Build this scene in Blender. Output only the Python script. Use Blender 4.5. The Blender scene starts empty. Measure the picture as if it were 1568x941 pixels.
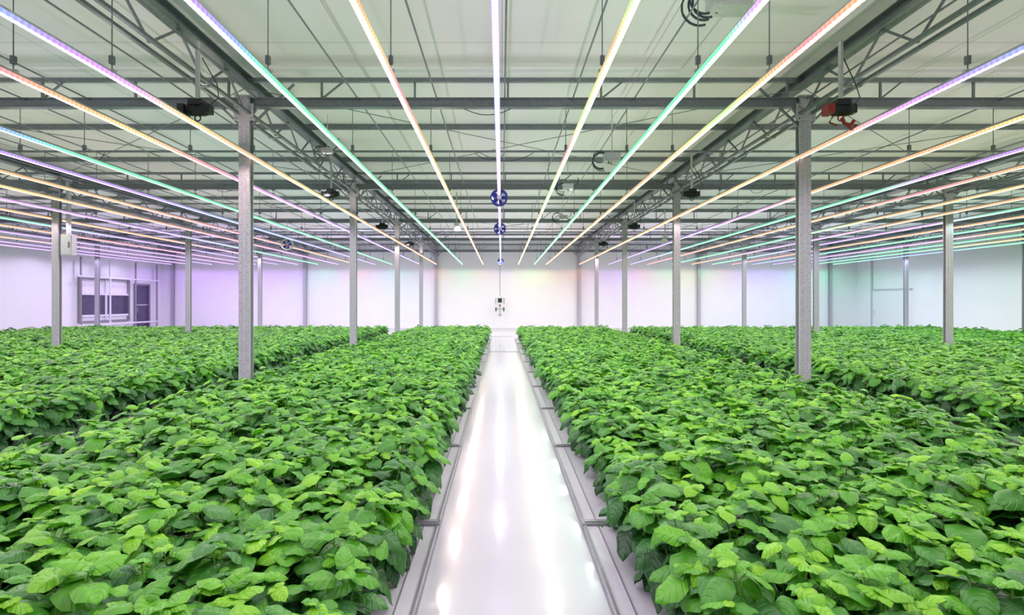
import bpy, math, random
from mathutils import Vector, Matrix
random.seed(7)
scn = bpy.context.scene
COL = scn.collection

# ------------------------------------------------------------------ materials
def new_mat(name):
    m = bpy.data.materials.new(name); m.use_nodes = True
    nt = m.node_tree
    return m, nt, nt.nodes, nt.links, nt.nodes.get('Principled BSDF')

def simple(name, col, rough=0.5, metal=0.0, noise=0.0, nscale=20, bump=0.0):
    m, nt, N, L, b = new_mat(name)
    b.inputs['Base Color'].default_value = (*col, 1)
    b.inputs['Roughness'].default_value = rough
    b.inputs['Metallic'].default_value = metal
    if noise > 0 or bump > 0:
        tc = N.new('ShaderNodeTexCoord'); n = N.new('ShaderNodeTexNoise')
        n.inputs['Scale'].default_value = nscale; n.inputs['Detail'].default_value = 4
        L.new(tc.outputs['Object'], n.inputs['Vector'])
        r = N.new('ShaderNodeValToRGB')
        r.color_ramp.elements[0].position = 0.3; r.color_ramp.elements[1].position = 0.7
        r.color_ramp.elements[0].color = (*[c*(1-noise) for c in col], 1)
        r.color_ramp.elements[1].color = (*[min(1, c*(1+noise)) for c in col], 1)
        L.new(n.outputs['Fac'], r.inputs['Fac']); L.new(r.outputs['Color'], b.inputs['Base Color'])
        if bump > 0:
            bp = N.new('ShaderNodeBump'); bp.inputs['Strength'].default_value = bump; bp.inputs['Distance'].default_value = 0.01
            L.new(n.outputs['Fac'], bp.inputs['Height']); L.new(bp.outputs['Normal'], b.inputs['Normal'])
    return m

def panel_mat(name, col, axis, period, rough, seam=0.75, width=0.012, axis2=None, period2=1):
    m, nt, N, L, b = new_mat(name)
    b.inputs['Roughness'].default_value = rough
    tc = N.new('ShaderNodeTexCoord'); sp = N.new('ShaderNodeSeparateXYZ')
    L.new(tc.outputs['Object'], sp.inputs[0])
    def seamfac(ax, per):
        d = N.new('ShaderNodeMath'); d.operation = 'DIVIDE'; d.inputs[1].default_value = per
        L.new(sp.outputs[ax], d.inputs[0])
        f = N.new('ShaderNodeMath'); f.operation = 'FRACT'; L.new(d.outputs[0], f.inputs[0])
        c = N.new('ShaderNodeMath'); c.operation = 'LESS_THAN'; c.inputs[1].default_value = width/per
        L.new(f.outputs[0], c.inputs[0]); return c.outputs[0]
    fac = seamfac(axis, period)
    if axis2 is not None:
        mx = N.new('ShaderNodeMath'); mx.operation = 'MAXIMUM'
        L.new(fac, mx.inputs[0]); L.new(seamfac(axis2, period2), mx.inputs[1]); fac = mx.outputs[0]
    n = N.new('ShaderNodeTexNoise'); n.inputs['Scale'].default_value = 1.3; n.inputs['Detail'].default_value = 5
    L.new(tc.outputs['Object'], n.inputs['Vector'])
    r = N.new('ShaderNodeValToRGB')
    r.color_ramp.elements[0].color = (*[c*0.94 for c in col], 1); r.color_ramp.elements[1].color = (*col, 1)
    L.new(n.outputs['Fac'], r.inputs['Fac'])
    mix = N.new('ShaderNodeMix'); mix.data_type = 'RGBA'
    L.new(fac, mix.inputs[0]); L.new(r.outputs['Color'], mix.inputs[6])
    mix.inputs[7].default_value = (*[c*seam for c in col], 1)
    L.new(mix.outputs[2], b.inputs['Base Color'])
    return m

M_floor = panel_mat('glossy_epoxy_floor', (0.64, 0.64, 0.67), 1, 6.0, 0.26, seam=0.85, width=0.01)
_b = M_floor.node_tree.nodes['Principled BSDF']
_b.inputs['Coat Weight'].default_value = 0.75; _b.inputs['Coat Roughness'].default_value = 0.085; _b.inputs['Coat IOR'].default_value = 1.55
M_ceil = panel_mat('ceiling_panels', (0.80, 0.765, 0.80), 1, 7.35, 0.6, seam=0.6, width=0.015, axis2=0, period2=2.2)
M_wallb = panel_mat('white_wall_panels', (0.89, 0.89, 0.92), 0, 1.15, 0.4, seam=0.93, width=0.015)
M_walls = panel_mat('white_side_wall_panels', (0.89, 0.89, 0.92), 1, 1.15, 0.4, seam=0.93, width=0.015)
M_steel = simple('galvanised_steel', (0.49, 0.48, 0.54), 0.45, 0.3, 0.14, 40, 0.05)
M_roof = simple('roof_steel', (0.20, 0.22, 0.245), 0.45, 0.35, 0.15, 24)
M_alu = simple('aluminium', (0.6, 0.61, 0.63), 0.35, 0.6, 0.08, 20)
M_tray = simple('white_tray_plastic', (0.72, 0.71, 0.75), 0.25, 0.0, 0.03, 8)
M_gray = simple('gray_trim', (0.30, 0.30, 0.32), 0.4, 0.4, 0.1, 30)
M_black = simple('black_plastic', (0.015, 0.016, 0.02), 0.4, 0, 0.1, 20)
M_cable = simple('cable_rubber', (0.03, 0.045, 0.06), 0.45, 0, 0.1, 20)
M_red = simple('red_paint', (0.38, 0.03, 0.03), 0.4, 0, 0.1, 20)
M_blue = simple('blue_plastic', (0.06, 0.07, 0.5), 0.3, 0, 0.1, 20)
M_white = simple('white_plastic', (0.8, 0.82, 0.85), 0.35, 0, 0.04, 20)
M_dark = simple('dark_glass', (0.08, 0.065, 0.13), 0.15, 0, 0.15, 3)
M_pot = simple('black_pot', (0.02, 0.02, 0.022), 0.5, 0, 0.1, 20)
M_soil = simple('potting_soil', (0.05, 0.03, 0.02), 0.9, 0, 0.4, 60)
M_stem = simple('green_stem', (0.16, 0.32, 0.05), 0.45, 0, 0.15, 20)

def leaf_material():
    m, nt, N, L, b = new_mat('basil_leaf')
    at = N.new('ShaderNodeAttribute'); at.attribute_name = 'leafcol'
    sp = N.new('ShaderNodeSeparateColor'); L.new(at.outputs['Color'], sp.inputs[0])
    oi = N.new('ShaderNodeObjectInfo')
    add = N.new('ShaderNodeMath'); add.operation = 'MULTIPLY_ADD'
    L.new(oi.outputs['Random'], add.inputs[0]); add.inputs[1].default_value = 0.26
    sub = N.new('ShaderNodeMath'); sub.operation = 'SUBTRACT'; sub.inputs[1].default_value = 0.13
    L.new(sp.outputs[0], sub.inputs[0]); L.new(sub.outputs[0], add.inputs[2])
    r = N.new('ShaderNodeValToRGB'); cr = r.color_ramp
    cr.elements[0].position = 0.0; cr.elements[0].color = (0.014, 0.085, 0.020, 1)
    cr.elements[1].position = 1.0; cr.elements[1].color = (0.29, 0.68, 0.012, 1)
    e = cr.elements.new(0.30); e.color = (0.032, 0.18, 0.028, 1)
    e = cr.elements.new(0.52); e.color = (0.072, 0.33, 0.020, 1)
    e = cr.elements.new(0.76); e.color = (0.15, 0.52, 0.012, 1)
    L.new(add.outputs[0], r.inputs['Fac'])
    uv = N.new('ShaderNodeUVMap'); uv.uv_map = 'UVMap'
    su = N.new('ShaderNodeSeparateXYZ'); L.new(uv.outputs[0], su.inputs[0])
    a = N.new('ShaderNodeMath'); a.operation = 'SUBTRACT'; a.inputs[1].default_value = 0.5; L.new(su.outputs[0], a.inputs[0])
    ab = N.new('ShaderNodeMath'); ab.operation = 'ABSOLUTE'; L.new(a.outputs[0], ab.inputs[0])
    t = N.new('ShaderNodeMath'); t.operation = 'MULTIPLY_ADD'; t.inputs[1].default_value = -0.6
    L.new(ab.outputs[0], t.inputs[0]); L.new(su.outputs[1], t.inputs[2])
    mu = N.new('ShaderNodeMath'); mu.operation = 'MULTIPLY'; mu.inputs[1].default_value = 2*math.pi*5.0; L.new(t.outputs[0], mu.inputs[0])
    si = N.new('ShaderNodeMath'); si.operation = 'COSINE'; L.new(mu.outputs[0], si.inputs[0])
    ve = N.new('ShaderNodeMath'); ve.operation = 'POWER'
    s2 = N.new('ShaderNodeMath'); s2.operation = 'MULTIPLY_ADD'; s2.inputs[1].default_value = 0.5; s2.inputs[2].default_value = 0.5
    L.new(si.outputs[0], s2.inputs[0]); L.new(s2.outputs[0], ve.inputs[0]); ve.inputs[1].default_value = 7
    mid = N.new('ShaderNodeMath'); mid.operation = 'LESS_THAN'; mid.inputs[1].default_value = 0.018; L.new(ab.outputs[0], mid.inputs[0])
    mx = N.new('ShaderNodeMath'); mx.operation = 'MAXIMUM'; L.new(ve.outputs[0], mx.inputs[0]); L.new(mid.outputs[0], mx.inputs[1])
    mixf = N.new('ShaderNodeMath'); mixf.operation = 'MULTIPLY'; mixf.inputs[1].default_value = 0.14; L.new(mx.outputs[0], mixf.inputs[0])
    mix = N.new('ShaderNodeMix'); mix.data_type = 'RGBA'
    L.new(mixf.outputs[0], mix.inputs[0]); L.new(r.outputs['Color'], mix.inputs[6]); mix.inputs[7].default_value = (0.25, 0.5, 0.08, 1)
    L.new(mix.outputs[2], b.inputs['Base Color'])
    b.inputs['Roughness'].default_value = 0.35
    b.inputs['Specular IOR Level'].default_value = 0.65
    bp = N.new('ShaderNodeBump'); bp.invert = True; bp.inputs['Strength'].default_value = 0.6; bp.inputs['Distance'].default_value = 0.005
    L.new(mx.outputs[0], bp.inputs['Height']); L.new(bp.outputs['Normal'], b.inputs['Normal'])
    tr = N.new('ShaderNodeBsdfTranslucent'); L.new(mix.outputs[2], tr.inputs['Color'])
    ms = N.new('ShaderNodeMixShader'); ms.inputs[0].default_value = 0.2
    out = N.get('Material Output')
    L.new(b.outputs[0], ms.inputs[1]); L.new(tr.outputs[0], ms.inputs[2]); L.new(ms.outputs[0], out.inputs['Surface'])
    return m
M_leaf = leaf_material()

def led_material(name, strength, whiten, var):
    m, nt, N, L, b = new_mat(name)
    N.remove(b)
    at = N.new('ShaderNodeAttribute'); at.attribute_name = 'ledcol'
    mix = N.new('ShaderNodeMix'); mix.data_type = 'RGBA'; mix.inputs[0].default_value = whiten
    L.new(at.outputs['Color'], mix.inputs[6]); mix.inputs[7].default_value = (1, 1, 1, 1)
    tc = N.new('ShaderNodeTexCoord'); sp = N.new('ShaderNodeSeparateXYZ'); L.new(tc.outputs['Object'], sp.inputs[0])
    mu = N.new('ShaderNodeMath'); mu.operation = 'MULTIPLY'; mu.inputs[1].default_value = 2*math.pi/0.06; L.new(sp.outputs[1], mu.inputs[0])
    si = N.new('ShaderNodeMath'); si.operation = 'SINE'; L.new(mu.outputs[0], si.inputs[0])
    st = N.new('ShaderNodeMath'); st.operation = 'MULTIPLY_ADD'; st.inputs[1].default_value = strength*var; st.inputs[2].default_value = strength
    L.new(si.outputs[0], st.inputs[0])
    em = N.new('ShaderNodeEmission'); L.new(mix.outputs[2], em.inputs['Color']); L.new(st.outputs[0], em.inputs['Strength'])
    L.new(em.outputs[0], N.get('Material Output').inputs['Surface'])
    return m
M_ledc = led_material('led_core', 2.9, 0.45, 0.45)
M_ledg = led_material('led_diffuser', 1.3, 0.20, 0.15)

# ------------------------------------------------------------------ mesh builder
class MB:
    def __init__(s, mats): s.v=[]; s.f=[]; s.m=[]; s.mats=mats; s.sm=[]
    def add(s, vs, fs, mi=0, smooth=False):
        o=len(s.v); s.v+= [tuple(v) for v in vs]
        for f in fs: s.f.append([o+i for i in f]); s.m.append(mi); s.sm.append(smooth)
    def box(s, x0,x1,y0,y1,z0,z1, mi=0):
        vs=[(x,y,z) for x in (x0,x1) for y in (y0,y1) for z in (z0,z1)]
        s.add(vs, [(0,1,3,2),(4,6,7,5),(0,4,5,1),(2,3,7,6),(0,2,6,4),(1,5,7,3)], mi)
    def beam(s, p0,p1,w,h,mi=0):
        p0=Vector(p0);p1=Vector(p1);d=(p1-p0).normalized()
        up=Vector((0,0,1)) if abs(d.z)<0.95 else Vector((0,1,0))
        a=d.cross(up).normalized(); b=a.cross(d)
        vs=[]
        for p in (p0,p1):
            for i,j in ((-1,-1),(1,-1),(1,1),(-1,1)): vs.append(p+a*w/2*i+b*h/2*j)
        s.add(vs,[(0,1,2,3),(7,6,5,4),(0,4,5,1),(1,5,6,2),(2,6,7,3),(3,7,4,0)],mi)
    def tube(s, pts, r, n=8, mi=0, cap=True, radii=None):
        pts=[Vector(p) for p in pts]; vs=[]; 
        for k,p in enumerate(pts):
            d=(pts[min(k+1,len(pts)-1)]-pts[max(k-1,0)]).normalized()
            up=Vector((0,0,1)) if abs(d.z)<0.95 else Vector((0,1,0))
            a=d.cross(up).normalized(); b=a.cross(d)
            rr=radii[k] if radii else r
            for i in range(n):
                t=2*math.pi*i/n; vs.append(p+a*rr*math.cos(t)+b*rr*math.sin(t))
        fs=[]
        for k in range(len(pts)-1):
            for i in range(n):
                j=(i+1)%n; fs.append((k*n+i,k*n+j,(k+1)*n+j,(k+1)*n+i))
        s.add(vs,fs,mi,True)
        if cap:
            s.add(vs[:n],[tuple(range(n))],mi); s.add(vs[-n:],[tuple(range(n-1,-1,-1))],mi)
    def torus(s,c,R,r,axis='Y',n=24,k=8,mi=0):
        c=Vector(c);vs=[];fs=[]
        for i in range(n):
            t=2*math.pi*i/n
            for j in range(k):
                p=2*math.pi*j/k; rad=R+r*math.cos(p); h=r*math.sin(p)
                q={'Y':(rad*math.cos(t),h,rad*math.sin(t)),'Z':(rad*math.cos(t),rad*math.sin(t),h),'X':(h,rad*math.cos(t),rad*math.sin(t))}[axis]
                vs.append(c+Vector(q))
        for i in range(n):
            for j in range(k):
                fs.append((i*k+j,((i+1)%n)*k+j,((i+1)%n)*k+(j+1)%k,i*k+(j+1)%k))
        s.add(vs,fs,mi,True)
    def obj(s,name,col=COL,loc=(0,0,0)):
        me=bpy.data.meshes.new(name); me.from_pydata(s.v,[],s.f)
        for m in s.mats: me.materials.append(m)
        me.polygons.foreach_set('material_index',s.m)
        me.polygons.foreach_set('use_smooth',s.sm)
        me.update()
        o=bpy.data.objects.new(name,me); o.location=loc
        if col: col.objects.link(o)
        return o

# ------------------------------------------------------------------ dimensions
XL, XR, YB, YF = -20.8, 21.7, 31.9, -4.0
ZC = 5.35
SX = 5.9
COLY = [8.14+SX*k for k in range(-1,5)]
COLX = [-20.0,-11.95,-3.98,4.70,12.0,20.0]

def slab(name,x0,x1,y0,y1,z0,z1,m):
    b=MB([m]); b.box(x0,x1,y0,y1,z0,z1); return b.obj(name)
slab('floor',XL-.15,XR+.15,YF-.15,YB+.15,-0.1,0,M_floor)
slab('ceiling',XL-.15,XR+.15,YF-.15,YB+.15,ZC,ZC+.1,M_ceil)
slab('wall_back',XL-.15,XR+.15,YB,YB+.15,0,ZC,M_wallb)
slab('wall_front',XL-.15,XR+.15,YF-.15,YF,0,ZC,M_wallb)
slab('wall_left',XL-.15,XL,YF,YB,0,ZC,M_walls)
slab('wall_right',XR,XR+.15,YF,YB,0,ZC,M_walls)
slab('baseboard_back',XL,XR,YB-.03,YB,0,.12,M_tray)

# ------------------------------------------------------------------ columns
def make_column():
    b=MB([M_steel,M_gray])
    H=4.86; w=.085; d=.065
    b.box(-w,w,-d,-d+.012,0.02,H); b.box(-w,w,d-.012,d,0.02,H)
    b.box(-.008,.008,-d+.012,d-.012,0.02,H)
    b.box(-w,-w+.01,-d+.012,-d+.04,0.02,H); b.box(w-.01,w,-d+.012,-d+.04,0.02,H)
    b.box(-w*.42,-w*.36,-d-.004,-d,0.1,H); b.box(w*.36,w*.42,-d-.004,-d,0.1,H)
    b.box(-.17,.17,-.15,.15,0,.02)
    for sx in(-1,1):
        for sy in(-1,1): b.tube([(sx*.135,sy*.12,.02),(sx*.135,sy*.12,.05)],.014,6,1)
    z=.5
    while z<H-.4:
        for sx in(-.06,.06): b.tube([(sx,-d-.006,z),(sx,-d,z)],.008,6,1)
        z+=.15
    b.box(-.13,.13,-.12,.12,H,H+.02)
    b.box(-.15,.15,-d-.016,-d,H-.36,H-.1,0)
    for sx in (-1,1):
        vs=[(sx*w,-.006,H),(sx*(w+.22),-.006,H),(sx*w,-.006,H-.3),(sx*w,.006,H),(sx*(w+.22),.006,H),(sx*w,.006,H-.3)]
        b.add(vs,[(0,1,2),(5,4,3),(0,3,4,1),(1,4,5,2),(2,5,3,0)])
        for k in range(3):
            b.tube([(sx*.11,-d-.026,H-.33+k*.09),(sx*.11,-d-.014,H-.33+k*.09)],.012,6,1)
    return b
cm=make_column().obj('steel_column'); first=True
for x in COLX:
    for y in COLY:
        if y>31: y=31.77
        if first: cm.location=(x,y,0); first=False; continue
        o=bpy.data.objects.new('steel_column',cm.data); o.location=(x,y,0); COL.objects.link(o)

# ------------------------------------------------------------------ roof steel
for x in COLX:
    b=MB([M_roof])
    zb,zt=4.6,5.06; y0,y1=YF,YB
    for sx in(-1,1):
        b.box(x+sx*.09-.025,x+sx*.09+.025,y0,y1,zb-.010,zb)
        b.box(x+sx*.09-.003,x+sx*.09+.003,y0,y1,zb,zb+.045)
    b.box(x-.10,x+.10,y0,y1,zt,zt+.012); b.box(x-.006,x+.006,y0,y1,zt+.012,zt+.13); b.box(x-.10,x+.10,y0,y1,zt+.13,zt+.142)
    y=y0; k=0; st=1.1
    while y+st<y1:
        b.beam((x,y,zb+.03),(x,y+st/2,zt),.024,.024); b.beam((x,y+st/2,zt),(x,y+st,zb+.03),.024,.024)
        if k%2==0: b.box(x-.12,x+.12,y-.03,y+.03,zb-.02,zb-.012)
        y+=st;k+=1
    b.obj('roof_truss')
for y in COLY:
    yy=min(y,31.6)
    b=MB([M_roof])
    zc=4.79
    b.box(XL,XR,yy-.05,yy+.05,zc+.062,zc+.075); b.box(XL,XR,yy-.05,yy+.05,zc-.075,zc-.062)
    b.box(XL,XR,yy-.007,yy+.007,zc-.062,zc+.062)
    b.box(XL,XR,yy-.03,yy+.03,5.12,5.18)
    x=XL+.6
    k=0
    while x<XR-.5:
        b.beam((x,yy,zc+.07),(x,yy,5.13),.03,.03)
        if k%3==0: b.beam((x,yy,zc+.07),(x+.34,yy,5.13),.025,.025)
        x+=1.45;k+=1
    for cx in COLX:
        for s in(-1,1): b.beam((cx+s*.75,yy,zc+.3),(cx+s*.08,yy,zc-.35),.03,.03)
    b.obj('roof_cross_beam')
b=MB([M_roof]); y=10.75-2.45*6; PY=[]
while y<YB-.3:
    PY.append(y)
    if min(abs(y-c) for c in COLY)>.5 and y>9:
        b.box(XL,XR,y-.025,y+.025,5.24,5.248); b.box(XL,XR,y-.025,y-.019,5.248,5.33); b.box(XL,XR,y-.025,y+.025,5.33,ZC)
    y+=2.45
b.obj('roof_purlins')
b=MB([M_roof]); RY=[]
y=8.14-2.95*4
while y<YB-.5:
    RY.append(y)
    if min(abs(y-c) for c in COLY)>.5: b.box(XL,XR,y-.018,y+.018,4.87,4.91)
    y+=2.95
for i in range(len(COLX)-1):
    for j in range(1,len(COLY)-1,2):
        xa,xb=COLX[i],COLX[i+1]; ya,yb=COLY[j],min(COLY[j+1],31.6)
        b.tube([(xa,ya,5.03),(xb,yb,5.03)],.008,5); b.tube([(xb,ya,5.03),(xa,yb,5.03)],.008,5)
b.obj('lamp_support_rails')

# ------------------------------------------------------------------ LED strips
P=(.40,.16,1);Bc=(.16,.30,1);G=(.03,.95,.36);O=(1,.36,.07);Y=(1,.60,.12);R=(1,.16,.22);Lm=(.45,1,.18);V=(.68,.22,1)
strips=[(-.05,[P,V,Bc,P,V,P,Bc]),(1.0,[Lm,O,Y,Lm,R,Lm,Y,Y]),(1.95,[V,G,G,G,G,G,G]),(2.66,[O,R,O,Lm,Y,O,Y,O]),(4.63,[Bc,P,V,O,O,Y,O,Y,O]),
(6.35,[Y,O,O,O,V,P,P]),(7.66,[P,V,G,G,G,P]),(8.66,[O,R,O,O,R]),(10.1,[Y,O,G,G]),(11.3,[O,O,V,O]),(12.5,[G,V,P,G]),(13.7,[O,O,R]),(14.9,[G,G,Bc]),(16.1,[O,V,P]),(17.3,[G,G,P]),(18.5,[Y,G,G]),(19.7,[G,Bc,G]),
(-1.1,[O,Y,R,O,Y,O,O]),(-2.32,[P,Bc,G,G,G,G,G,G]),(-3.87,[Bc,P,V,Y,O,Y,O,O]),(-4.85,[R,O,Y,R,V,P,P]),(-6.5,[Bc,G,G,G,G]),(-7.5,[P,P,Bc,P]),(-8.6,[O,O,R,O]),(-9.7,[Y,O,R,V]),(-10.9,[V,P,G]),(-12.1,[O,O,V]),(-13.3,[G,P,P]),(-14.6,[O,R,V]),(-15.9,[P,P,V]),(-17.2,[O,V,P]),(-18.5,[P,P,V]),(-19.6,[V,P,P])]
YS0,YS1=-2.0,31.0; ZL=3.94
def colat(keys,y,x=0):
    D0=max(3.88,abs(x)*1.02); D=max(y,D0)
    u=(1/D0-1/D)/(1/D0-1/31.0); u=min(max(u,0),.9999)
    t=u*(len(keys)-1)
    i=min(int(t),len(keys)-2); f=t-i; f=f*f*(3-2*f)
    return tuple(keys[i][k]*(1-f)+keys[i+1][k]*f for k in range(3))
DATA={}
def lamp_data(name,col,energy,ang,blend):
    key=(name,tuple(round(c,1) for c in col),energy)
    if key in DATA: return DATA[key]
    l=bpy.data.lights.new(name,'SPOT'); l.color=key[1]; l.energy=energy; l.spot_size=math.radians(ang); l.spot_blend=blend; l.shadow_soft_size=0.0
    DATA[key]=l; return l
DOWN,UP=31.0,9.8
for si,(x,keys) in enumerate(strips):
    b=MB([M_alu,M_ledc,M_ledg,M_roof])
    ns=66
    b.box(-.028,.028,YS0,YS1,.020,.036,0)
    b.box(-.016,.016,YS0,YS1,.036,.05,0)
    prof=[(-.033,.020),(-.033,.002),(-.025,-.016),(-.013,-.022),(.013,-.022),(.025,-.016),(.033,.002),(.033,.020)]
    vs=[]
    for k in range(ns+1):
        y=YS0+(YS1-YS0)*k/ns
        vs+=[(px,y,pz) for px,pz in prof]
    for k in range(ns):
        for i in range(7):
            mi=1 if i in(2,3,4) else 2
            b.add([vs[k*8+i],vs[k*8+i+1],vs[(k+1)*8+i+1],vs[(k+1)*8+i]],[(0,3,2,1)],mi)
    b.box(-.036,.036,YS0-.03,YS0,-.026,.04,0); b.box(-.036,.036,YS1,YS1+.03,-.026,.04,0)
    for ry in RY:
        if ry<YS0+.1 or ry>YS1: continue
        b.box(-.038,.038,ry-.02,ry+.02,.03,.065,0)
        b.tube([(0,ry,.05),(0,ry,4.86-ZL)],.006,5,3)
        b.box(-.02,.02,ry-.02,ry+.02,.12,.2,3)
    xo=.10
    b.tube([(xo,YF+.02,4.84-ZL),(xo,YB-.02,4.84-ZL)],.012,6,3)
    o=b.obj('led_light_strip',loc=(x,0,ZL))
    me=o.data; ca=me.attributes.new('ledcol','FLOAT_COLOR','POINT')
    for i,v in enumerate(me.vertices):
        c=colat(keys,v.co.y,x); ca.data[i].color=(c[0],c[1],c[2],1)
    def tint(c,w=.5):
        m=[cc*(1-w)+w*q for cc,q in zip(c,(1.02,.98,1.09))]; s=3/sum(m); return tuple(min(1.8,mm*s) for mm in m)
    def lamp(nm,y,z,w,E,ang,bl,up=False):
        l=lamp_data(nm,tint(colat(keys,y,x),w),E,ang,bl)
        lo=bpy.data.objects.new(nm,l); COL.objects.link(lo); lo.parent=o; lo.location=(0,y,z)
        if up: lo.rotation_euler=(math.pi,0,0)
    y=-1.0+(si%2)*1.2
    while y<29.5:
        lamp('downlight',y,-.03,.68,DOWN,168,.35); y+=2.4
    lamp('downlight',30.6,-.03,.12,15.0,172,.3)  # extra spot added at the strip end to wash the back wall with colour
    y=-1.5+(si%2)*1.0
    while y<31:
        lamp('ceiling_fill',y,.07,.7,UP,165,.6,True); y+=2.0  # unseen spots added above each strip to brighten the ceiling

# ------------------------------------------------------------------ plants
import numpy as np
PLANTS=bpy.data.collections.new('basil_plants')
NT,NS=8,3
def plant(seed,name):
    rnd=random.Random(seed)
    b=MB([M_leaf,M_stem,M_pot,M_soil])
    LV=[];LF=[];LC=[];LU=[]
    def leaf(base,az,pitch,L,W,roll,tone):
        q=Matrix.Translation(base)@Matrix.Rotation(az,4,'Z')@Matrix.Rotation(pitch,4,'Y')@Matrix.Rotation(roll,4,'X')
        o=len(LV); droop=rnd.uniform(.1,.45); cup=rnd.uniform(.5,1.15); ph=rnd.uniform(0,6)
        for i in range(NT+1):
            t=i/NT
            w=W/2*(math.sin(math.pi*min(1,t**.62))**.55 if 0<t<1 else 0.0)
            if t>.8: w*= 1-(t-.8)*1.3
            for j in range(-NS,NS+1):
                s=j/NS
                z=-droop*L*t*t+W*cup*(.18*math.sin(math.pi*abs(s)*.8)*math.sin(math.pi*min(t,1)) -.23*s*s*math.sin(math.pi*t))
                z+=.008*L/.12*math.sin(t*13+ph+abs(s)*2.5)*abs(s)*.5
                x=L*t*(1-.2*droop*t)-(.10*L*abs(s)**1.5*(1-t)**3 if t<.5 else 0); y=s*w
                LV.append(tuple(q@Vector((x,y,z)))); LC.append(tone); LU.append((s*.5+.5,t))
        n=2*NS+1
        for i in range(NT):
            for j in range(n-1):
                a=o+i*n+j; LF.append((a,a+n,a+n+1,a+1))
    nst=rnd.choice([3,4,4])
    a0=rnd.uniform(0,6.28)
    for k in range(nst):
        az=a0+2*math.pi*k/nst+rnd.uniform(-.3,.3)
        H=rnd.uniform(.40,.53); rr=rnd.uniform(.06,.14) if k else .02
        bx=Vector((.03*math.cos(az),.03*math.sin(az),.12)); tx=Vector((rr*math.cos(az),rr*math.sin(az),H))
        pts=[bx.lerp(tx,t)+Vector((0,0,.015*math.sin(t*3.14))) for t in(0,.33,.66,1)]
        b.tube(pts,.004,5,1,False,[.006,.0055,.0045,.0035])
        na=rnd.uniform(0,3.14); nn=4
        for n in range(nn):
            t=(n+.42)/nn; p=bx.lerp(tx,t); na+=math.pi/2+rnd.uniform(-.3,.3)
            for s in(0,1):
                aa=na+s*math.pi+rnd.uniform(-.25,.25)
                top=n/(nn-1)
                L=(.178-.013*top)*rnd.uniform(.72,1.12); W=L*rnd.uniform(.76,.92)
                pitch=math.radians(rnd.uniform(18,55) if top<.6 else rnd.uniform(-6,26))
                pet=.04+.03*(1-top)
                e=p+Vector((pet*math.cos(aa),pet*math.sin(aa),pet*.45))
                b.tube([p,e],.0025,4,1,False)
                tone=.06+.36*top+rnd.uniform(-.12,.24)  # lower leaves darker: older growth, plus shade painted into the canopy gaps
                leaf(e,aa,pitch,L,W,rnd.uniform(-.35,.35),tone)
        na+=math.pi/2
        for s in range(4):
            aa=na+s*math.pi/2+rnd.uniform(-.2,.2)
            L=(.10 if s%2==0 else .055)*rnd.uniform(.7,1.3)
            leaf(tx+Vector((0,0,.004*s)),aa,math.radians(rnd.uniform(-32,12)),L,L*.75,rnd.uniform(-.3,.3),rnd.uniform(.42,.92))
    b.tube([(0,0,0),(0,0,.115)],.07,14,2,True,[.058,.075]); b.torus((0,0,.115),.075,.006,'Z',14,5,2)
    b.add([(.07*math.cos(i*math.pi/6),.07*math.sin(i*math.pi/6),.122) for i in range(12)],[tuple(range(12))],3)
    nv0=len(b.v)
    b.add(LV,LF,0,True)
    o=b.obj(name,PLANTS)
    me=o.data
    ca=me.attributes.new('leafcol','FLOAT_COLOR','POINT')
    arr=np.zeros((len(b.v),4),dtype=np.float32); arr[nv0:,0]=LC; arr[:,3]=1
    ca.data.foreach_set('color',arr.ravel())
    uvl=me.uv_layers.new(name='UVMap'); allu=np.zeros((len(b.v),2),dtype=np.float32); allu[nv0:]=LU
    li=np.zeros(len(me.loops),dtype=np.int32); me.loops.foreach_get('vertex_index',li)
    uvl.data.foreach_set('uv',allu[li].ravel())
    return o
for i in range(10): plant(100+i,'basil_plant_%d'%i)

ng=bpy.data.node_groups.new('plant_scatter','GeometryNodeTree')
ng.interface.new_socket('Geometry',in_out='INPUT',socket_type='NodeSocketGeometry')
ng.interface.new_socket('Geometry',in_out='OUTPUT',socket_type='NodeSocketGeometry')
gi=ng.nodes.new('NodeGroupInput'); go=ng.nodes.new('NodeGroupOutput')
ip=ng.nodes.new('GeometryNodeInstanceOnPoints'); ci=ng.nodes.new('GeometryNodeCollectionInfo')
ci.inputs['Collection'].default_value=PLANTS; ci.inputs['Separate Children'].default_value=True; ci.inputs['Reset Children'].default_value=True
def na(n,t):
    x=ng.nodes.new('GeometryNodeInputNamedAttribute'); x.data_type=t; x.inputs['Name'].default_value=n
    return [o for o in x.outputs if o.name=='Attribute' and o.enabled][0]
ng.links.new(gi.outputs[0],ip.inputs['Points']); ng.links.new(ci.outputs[0],ip.inputs['Instance'])
ip.inputs['Pick Instance'].default_value=True
ng.links.new(na('idx','INT'),ip.inputs['Instance Index'])
ng.links.new(na('rot','FLOAT_VECTOR'),ip.inputs['Rotation']); ng.links.new(na('scl','FLOAT_VECTOR'),ip.inputs['Scale'])
ng.links.new(ip.outputs[0],go.inputs[0])

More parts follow.
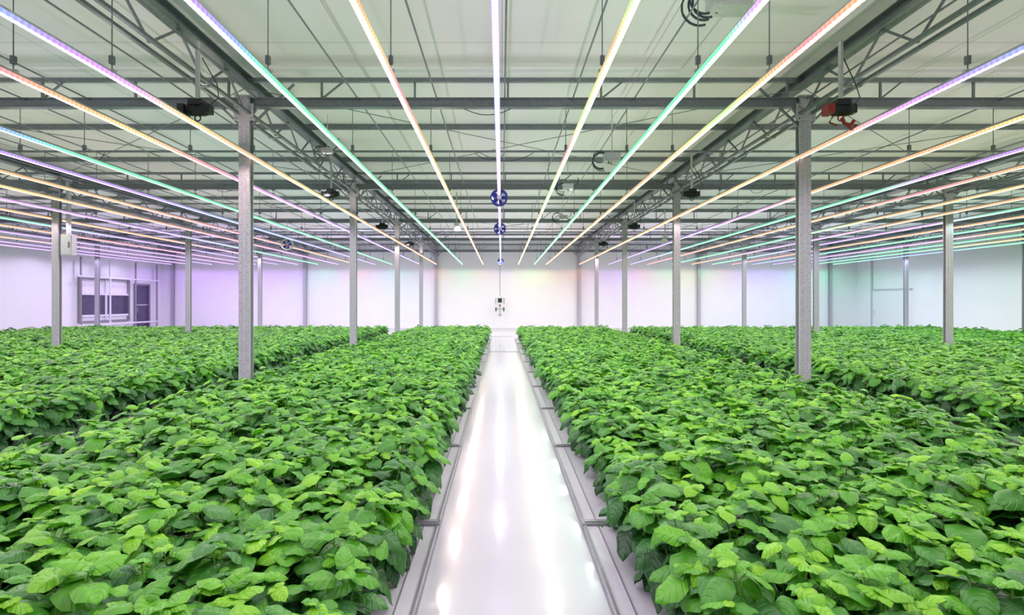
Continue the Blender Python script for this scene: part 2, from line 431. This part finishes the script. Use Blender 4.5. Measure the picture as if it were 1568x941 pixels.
def bed(x0,x1,y0,y1,tray0,tray1,sp=.25):
    nx=max(2,round((x1-x0)/sp)); ny=round((y1-y0)/sp)
    pts=[];rot=[];scl=[];idx=[]
    for i in range(nx+1):
        for j in range(ny+1):
            x=x0+(x1-x0)*i/nx; y=y0+(y1-y0)*j/ny
            ex=-1 if i==0 else(1 if i==nx else 0)
            jit=.06
            x+=random.uniform(-jit,jit)*(0.5 if ex else 1); y+=random.uniform(-jit,jit)
            ey=1 if j==ny else 0
            tilt=math.radians(random.uniform(5,17))
            spin=Matrix.Rotation(random.uniform(0,6.28),3,'Z')
            Rm=Matrix.Rotation(ex*tilt+random.uniform(-.1,.1),3,'Y')@Matrix.Rotation(-ey*tilt+random.uniform(-.1,.1),3,'X')@spin
            e=Rm.to_euler()
            s=random.uniform(.9,1.13)
            pts.append((x,y,.045)); rot.append(tuple(e)); scl.append((s,s,s*random.uniform(.95,1.07)*(1.06 if ex else 1))); idx.append(random.randrange(10))
    me=bpy.data.meshes.new('basil_bed'); me.from_pydata(pts,[],[])
    a=me.attributes.new('rot','FLOAT_VECTOR','POINT'); a.data.foreach_set('vector',np.array(rot,dtype=np.float32).ravel())
    a=me.attributes.new('scl','FLOAT_VECTOR','POINT'); a.data.foreach_set('vector',np.array(scl,dtype=np.float32).ravel())
    a=me.attributes.new('idx','INT','POINT'); a.data.foreach_set('value',np.array(idx,dtype=np.int32))
    o=bpy.data.objects.new('basil_bed',me); COL.objects.link(o)
    md=o.modifiers.new('scatter','NODES'); md.node_group=ng
    b=MB([M_tray,M_gray,M_alu])
    ya,yb=y0-.3,y1+.3
    b.box(tray0,tray1,ya,yb,0,.045,0)
    for xe,s in((tray0,1),(tray1,-1)):
        xa,xb=sorted((xe,xe+s*.014)); b.box(xa,xb,ya,yb,.045,.058,1)
        xa,xb=sorted((xe+s*.10,xe+s*.106)); b.box(xa,xb,ya,yb,.045,.051,1)
        xa,xb=sorted((xe-s*.010,xe)); b.box(xa,xb,ya,yb,.0,.02,1)
        y=3.9-2.1*3
        while y<yb:
            if y>ya:
                xa,xb=sorted((xe-s*.01,xe+s*.20)); b.box(xa,xb,y-.04,y+.04,.045,.062,1)
                b.box(xa+.02,xb-.02,y-.012,y+.012,.062,.07,2)
            y+=2.1
    b.obj('grow_tray')
Y0,Y1=-1.2,24.0
bed(-3.74,-.80,Y0,Y1,-3.86,-.47)
bed(1.00,4.45,Y0,Y1,.61,4.58)
bed(-11.5,-5.45,Y0,Y1,-11.7,-5.33)
bed(6.15,11.5,Y0,Y1,6.02,11.7)
bed(-19.6,-12.5,Y0,Y1,-19.75,-12.25)
bed(12.6,19.6,Y0,Y1,12.35,19.75)

for y in(17.9,25.7):
    b=MB([M_gray,M_alu]); b.box(-.455,.595,y-.05,y+.05,0,.008,0)
    for k in range(21): b.box(-.45+k*.05,-.43+k*.05,y-.045,y+.045,.008,.012,1)
    b.obj('floor_drain_grate')

# ------------------------------------------------------------------ devices
def hoist(x,y,red):
    b=MB([M_black,M_red if red else M_black,M_alu,M_cable])
    b.box(-.018,.018,-.03,.03,.18,1.02,2)
    b.tube([(-.17,0,.08),(-.12,0,.08),(.12,0,.08),(.17,0,.08)],.07,16,0,True,[.05,.085,.085,.05])
    b.box(-.09,.09,-.09,.09,.12,.20,0)
    b.box(.10,.19,-.06,.06,.02,.14,0)
    b.box(-.23,-.14,-.10,.06,.0,.13,1)
    b.torus((0,0,-.04),.04,.010,'Y',14,6,1)
    for k in range(5): b.torus((-.08+.04*k,0,.08),.087,.006,'X',16,5,0)
    b.tube([(.18,0,.15),(.28,.02,.25),(.24,.05,.45),(.05,.02,.8)],.008,6,3)
    if red:
        b.tube([(.0,-.02,-.04),(.04,-.02,-.12),(.12,-.02,-.14),(.17,-.02,-.08)],.024,6,1); b.tube([(-.1,0,0),(-.16,0,-.1),(-.05,0,-.14)],.014,6,1)
        b.tube([(.05,-.02,-.12),(.14,-.02,-.20),(.20,-.02,-.14)],.02,6,1)
    o=b.obj('ceiling_hoist_motor',loc=(x,y,4.02)); o.scale=(.9,.9,.9)
for y in(6.5,11.6,16.6,21.6):
    hoist(-3.78,y,False); hoist(4.22,y,y<7)

def fan(x,y,R=.16,white=False):
    b=MB([M_white if white else M_blue,M_blue,M_alu])
    b.torus((0,0,0),R,.02,'Y',28,8,0); b.torus((0,.09,0),R,.016,'Y',28,8,0)
    b.tube([(0,-.02,0),(0,.10,0)],.05,14,2)
    for k in range(16):
        t=2*math.pi*k/16; b.tube([(R*math.cos(t),0,R*math.sin(t)),(R*math.cos(t),.09,R*math.sin(t))],.005,4,0,False)
    for rr in(.4,.6,.8): b.torus((0,-.012,0),R*rr,.003,'Y',24,4,1)
    for k in range(5):
        t=2*math.pi*k/5
        a=Vector((math.cos(t),0,math.sin(t)));c=Vector((-math.sin(t),0,math.cos(t)))
        b.add([a*.045-c*.02+Vector((0,.03,0)),a*R*.93-c*.05+Vector((0,.02,0)),a*R*.93+c*.05+Vector((0,.06,0)),a*.045+c*.03+Vector((0,.06,0))],[(0,1,2,3)],1)
    b.box(-.03,.03,.02,.07,R,R+.10,2)
    b.tube([(0,.045,R+.1),(0,.045,1.0)],.008,6,2)
    b.obj('circulation_fan',loc=(x,y,3.86))
for y in(10.8,15.4,28.0): fan(-.05,y)
fan(-8.05,19.6,.2,True)

def floodlamp(x,y):
    b=MB([M_white,M_alu])
    b.tube([(0,0,0),(0,.02,-.03),(0,.06,-.1),(0,.07,-.13)],.1,18,0,True,[.04,.07,.12,.125])
    b.box(-.015,.015,-.015,.015,0,.96,1); b.box(-.07,.07,-.05,.05,.0,.07,0)
    b.obj('pendant_floodlight',loc=(x,y,3.88))
floodlamp(-1.28,14.9); floodlamp(5.6,17.9)

def cable_box(x,y,z,s=1.0):
    b=MB([M_alu,M_cable,M_white])
    b.box(-.16*s,.16*s,-.1*s,.1*s,0,.14*s,0); b.box(-.17*s,.17*s,-.11*s,.11*s,.14*s,.16*s,0)
    b.tube([(0,0,.16*s),(0,0,ZC-z)],.010,6,0)
    r=random.Random(int(x*100+y))
    for k in range(4):
        R0=.17*s*r.uniform(.7,1.2); cx=-.22*s+r.uniform(-.05,.05); cz=r.uniform(-.02,.12)*s
        pts=[]
        for i in range(19):
            t=-.6+i/18*(2*math.pi*.85); pts.append((cx+R0*math.cos(t+.3),-.02+.02*k,cz+R0*math.sin(t+.3)))
        b.tube(pts,.010*s,6,1)
    b.tube([(.16*s,0,.05),(.3*s,0,.12),(.34*s,.05,.3)],.01,6,1)
    b.obj('junction_box_with_cables',loc=(x,y,z))
cable_box(2.50,5.75,4.90,1.3); cable_box(2.05,9.7,4.3,.9); cable_box(1.65,13.0,4.5,.8); cable_box(1.95,16.5,4.3,.8)
cable_box(-3.4,10.2,4.6,.6)

b=MB([M_cable]); r=random.Random(3)
for k in range(40):
    x=r.uniform(-15,15); y=r.choice(RY[4:]); L=r.uniform(.5,1.3); sg=r.uniform(.08,.3)
    pts=[(x+L*t/10,y+.03+r.uniform(-.01,.01),4.87-sg*4*(t/10)*(1-t/10)) for t in range(11)]
    b.tube(pts,.007,5)
b.obj('sagging_cables')

b=MB([M_white,M_black,M_alu,M_red])
b.tube([(0,0,.6),(0,0,2.6)],.012,6,1)
b.box(-.30,.30,-.04,.06,.42,.47,2)
b.box(-.16,.16,-.10,.10,.10,.55,0); b.box(-.12,.12,-.13,-.10,.2,.45,1)
b.tube([(-.25,0,.45),(-.25,0,.1)],.04,10,2); b.tube([(.25,0,.45),(.25,0,.1)],.04,10,2)
b.tube([(0,0,.1),(0,0,-.15)],.05,12,2); b.box(-.2,.2,-.08,.08,-.25,-.13,2); b.box(-.27,-.2,-.06,.06,-.33,-.1,1); b.box(.2,.27,-.06,.06,-.33,-.1,1)
b.tube([(0,0,-.25),(0,0,-.5)],.03,10,2); b.torus((0,0,-.55),.06,.015,'Y',16,6,1); b.box(-.05,.05,-.14,-.1,-.02,.06,3)
b.obj('hanging_irrigation_robot',loc=(-.1,31.2,1.47))

# ------------------------------------------------------------------ left wall window bay & door
def frame(b,x,y0,y1,z0,z1,t,d,mi):
    b.box(x,x+d,y0-t,y0,z0-t,z1+t,mi); b.box(x,x+d,y1,y1+t,z0-t,z1+t,mi)
    b.box(x,x+d,y0,y1,z0-t,z0,mi); b.box(x,x+d,y0,y1,z1,z1+t,mi)
b=MB([M_white,M_dark,M_gray])
frame(b,XL,25.7,29.0,.75,2.85,.09,.12,2); b.box(XL,XL+.03,25.9,29.0,1.05,2.05,1); b.box(XL,XL+.07,27.35,27.47,.75,2.85,0); b.box(XL,XL+.09,25.7,29.0,2.05,2.15,0); b.box(XL,XL+.09,25.7,29.0,.95,1.05,0)
b.obj('window_1')
b=MB([M_gray,M_dark,M_alu]); frame(b,XL,29.6,30.7,.12,2.65,.09,.1,0); b.box(XL,XL+.04,29.6,30.7,.12,2.65,1); b.box(XL+.04,XL+.06,29.68,30.62,1.5,1.56,2); b.tube([(XL+.07,29.75,1.1),(XL+.07,29.75,1.4)],.015,6,2)
b.obj('door_1')
b=MB([M_white,M_gray])
for y in(25.4,27.3,29.2,31.0): b.tube([(XL+.35,y,0),(XL+.35,y,3.9)],.045,8,1 if y!=27.3 else 0)
for z in(.55,2.95): b.tube([(XL+.35,25.2,z),(XL+.35,31.2,z)],.05,8,0)
b.obj('pipe_frame')
b=MB([M_alu,M_white]); 
b.box(XR-.08,XR,28.0,28.1,0,4.4,0); b.box(XR-.08,XR,30.5,30.6,0,4.4,0); b.box(XR-.08,XR,28.1,30.5,2.35,2.43,0); b.box(XR-.04,XR,28.1,30.5,.0,2.35,1); b.box(XR-.1,XR,27.6,28.0,2.36,2.42,0)
b.tube([(XR-.1,30.3,1.0),(XR-.1,30.3,1.25)],.015,6,0)
b.obj('door_2')
b=MB([M_alu,M_gray]); b.box(-.15,.15,-.08,.08,0,.55,0); b.box(-.13,.13,-.09,-.08,.03,.52,0); b.box(.06,.09,-.11,-.09,.2,.35,1); b.box(-.03,.03,-.05,.05,.55,1.95,0)
b.obj('ceiling_control_cabinet',loc=(-11.6,14.0,2.95))

# ------------------------------------------------------------------ camera, world
cam=bpy.data.cameras.new('camera'); co=bpy.data.objects.new('camera',cam); COL.objects.link(co)
co.location=(0,0,1.7); co.rotation_euler=(math.pi/2,0,0)
cam.sensor_width=36; cam.lens=36*800/1568; cam.shift_x=16/1568; cam.shift_y=-8.5/1568; cam.clip_end=200; cam.clip_start=.02
scn.camera=co
w=bpy.data.worlds.new('world'); scn.world=w; w.use_nodes=True
w.node_tree.nodes['Background'].inputs[0].default_value=(.8,.85,1,1); w.node_tree.nodes['Background'].inputs[1].default_value=.3
scn.view_settings.view_transform='Standard'
scn.view_settings.look='None'
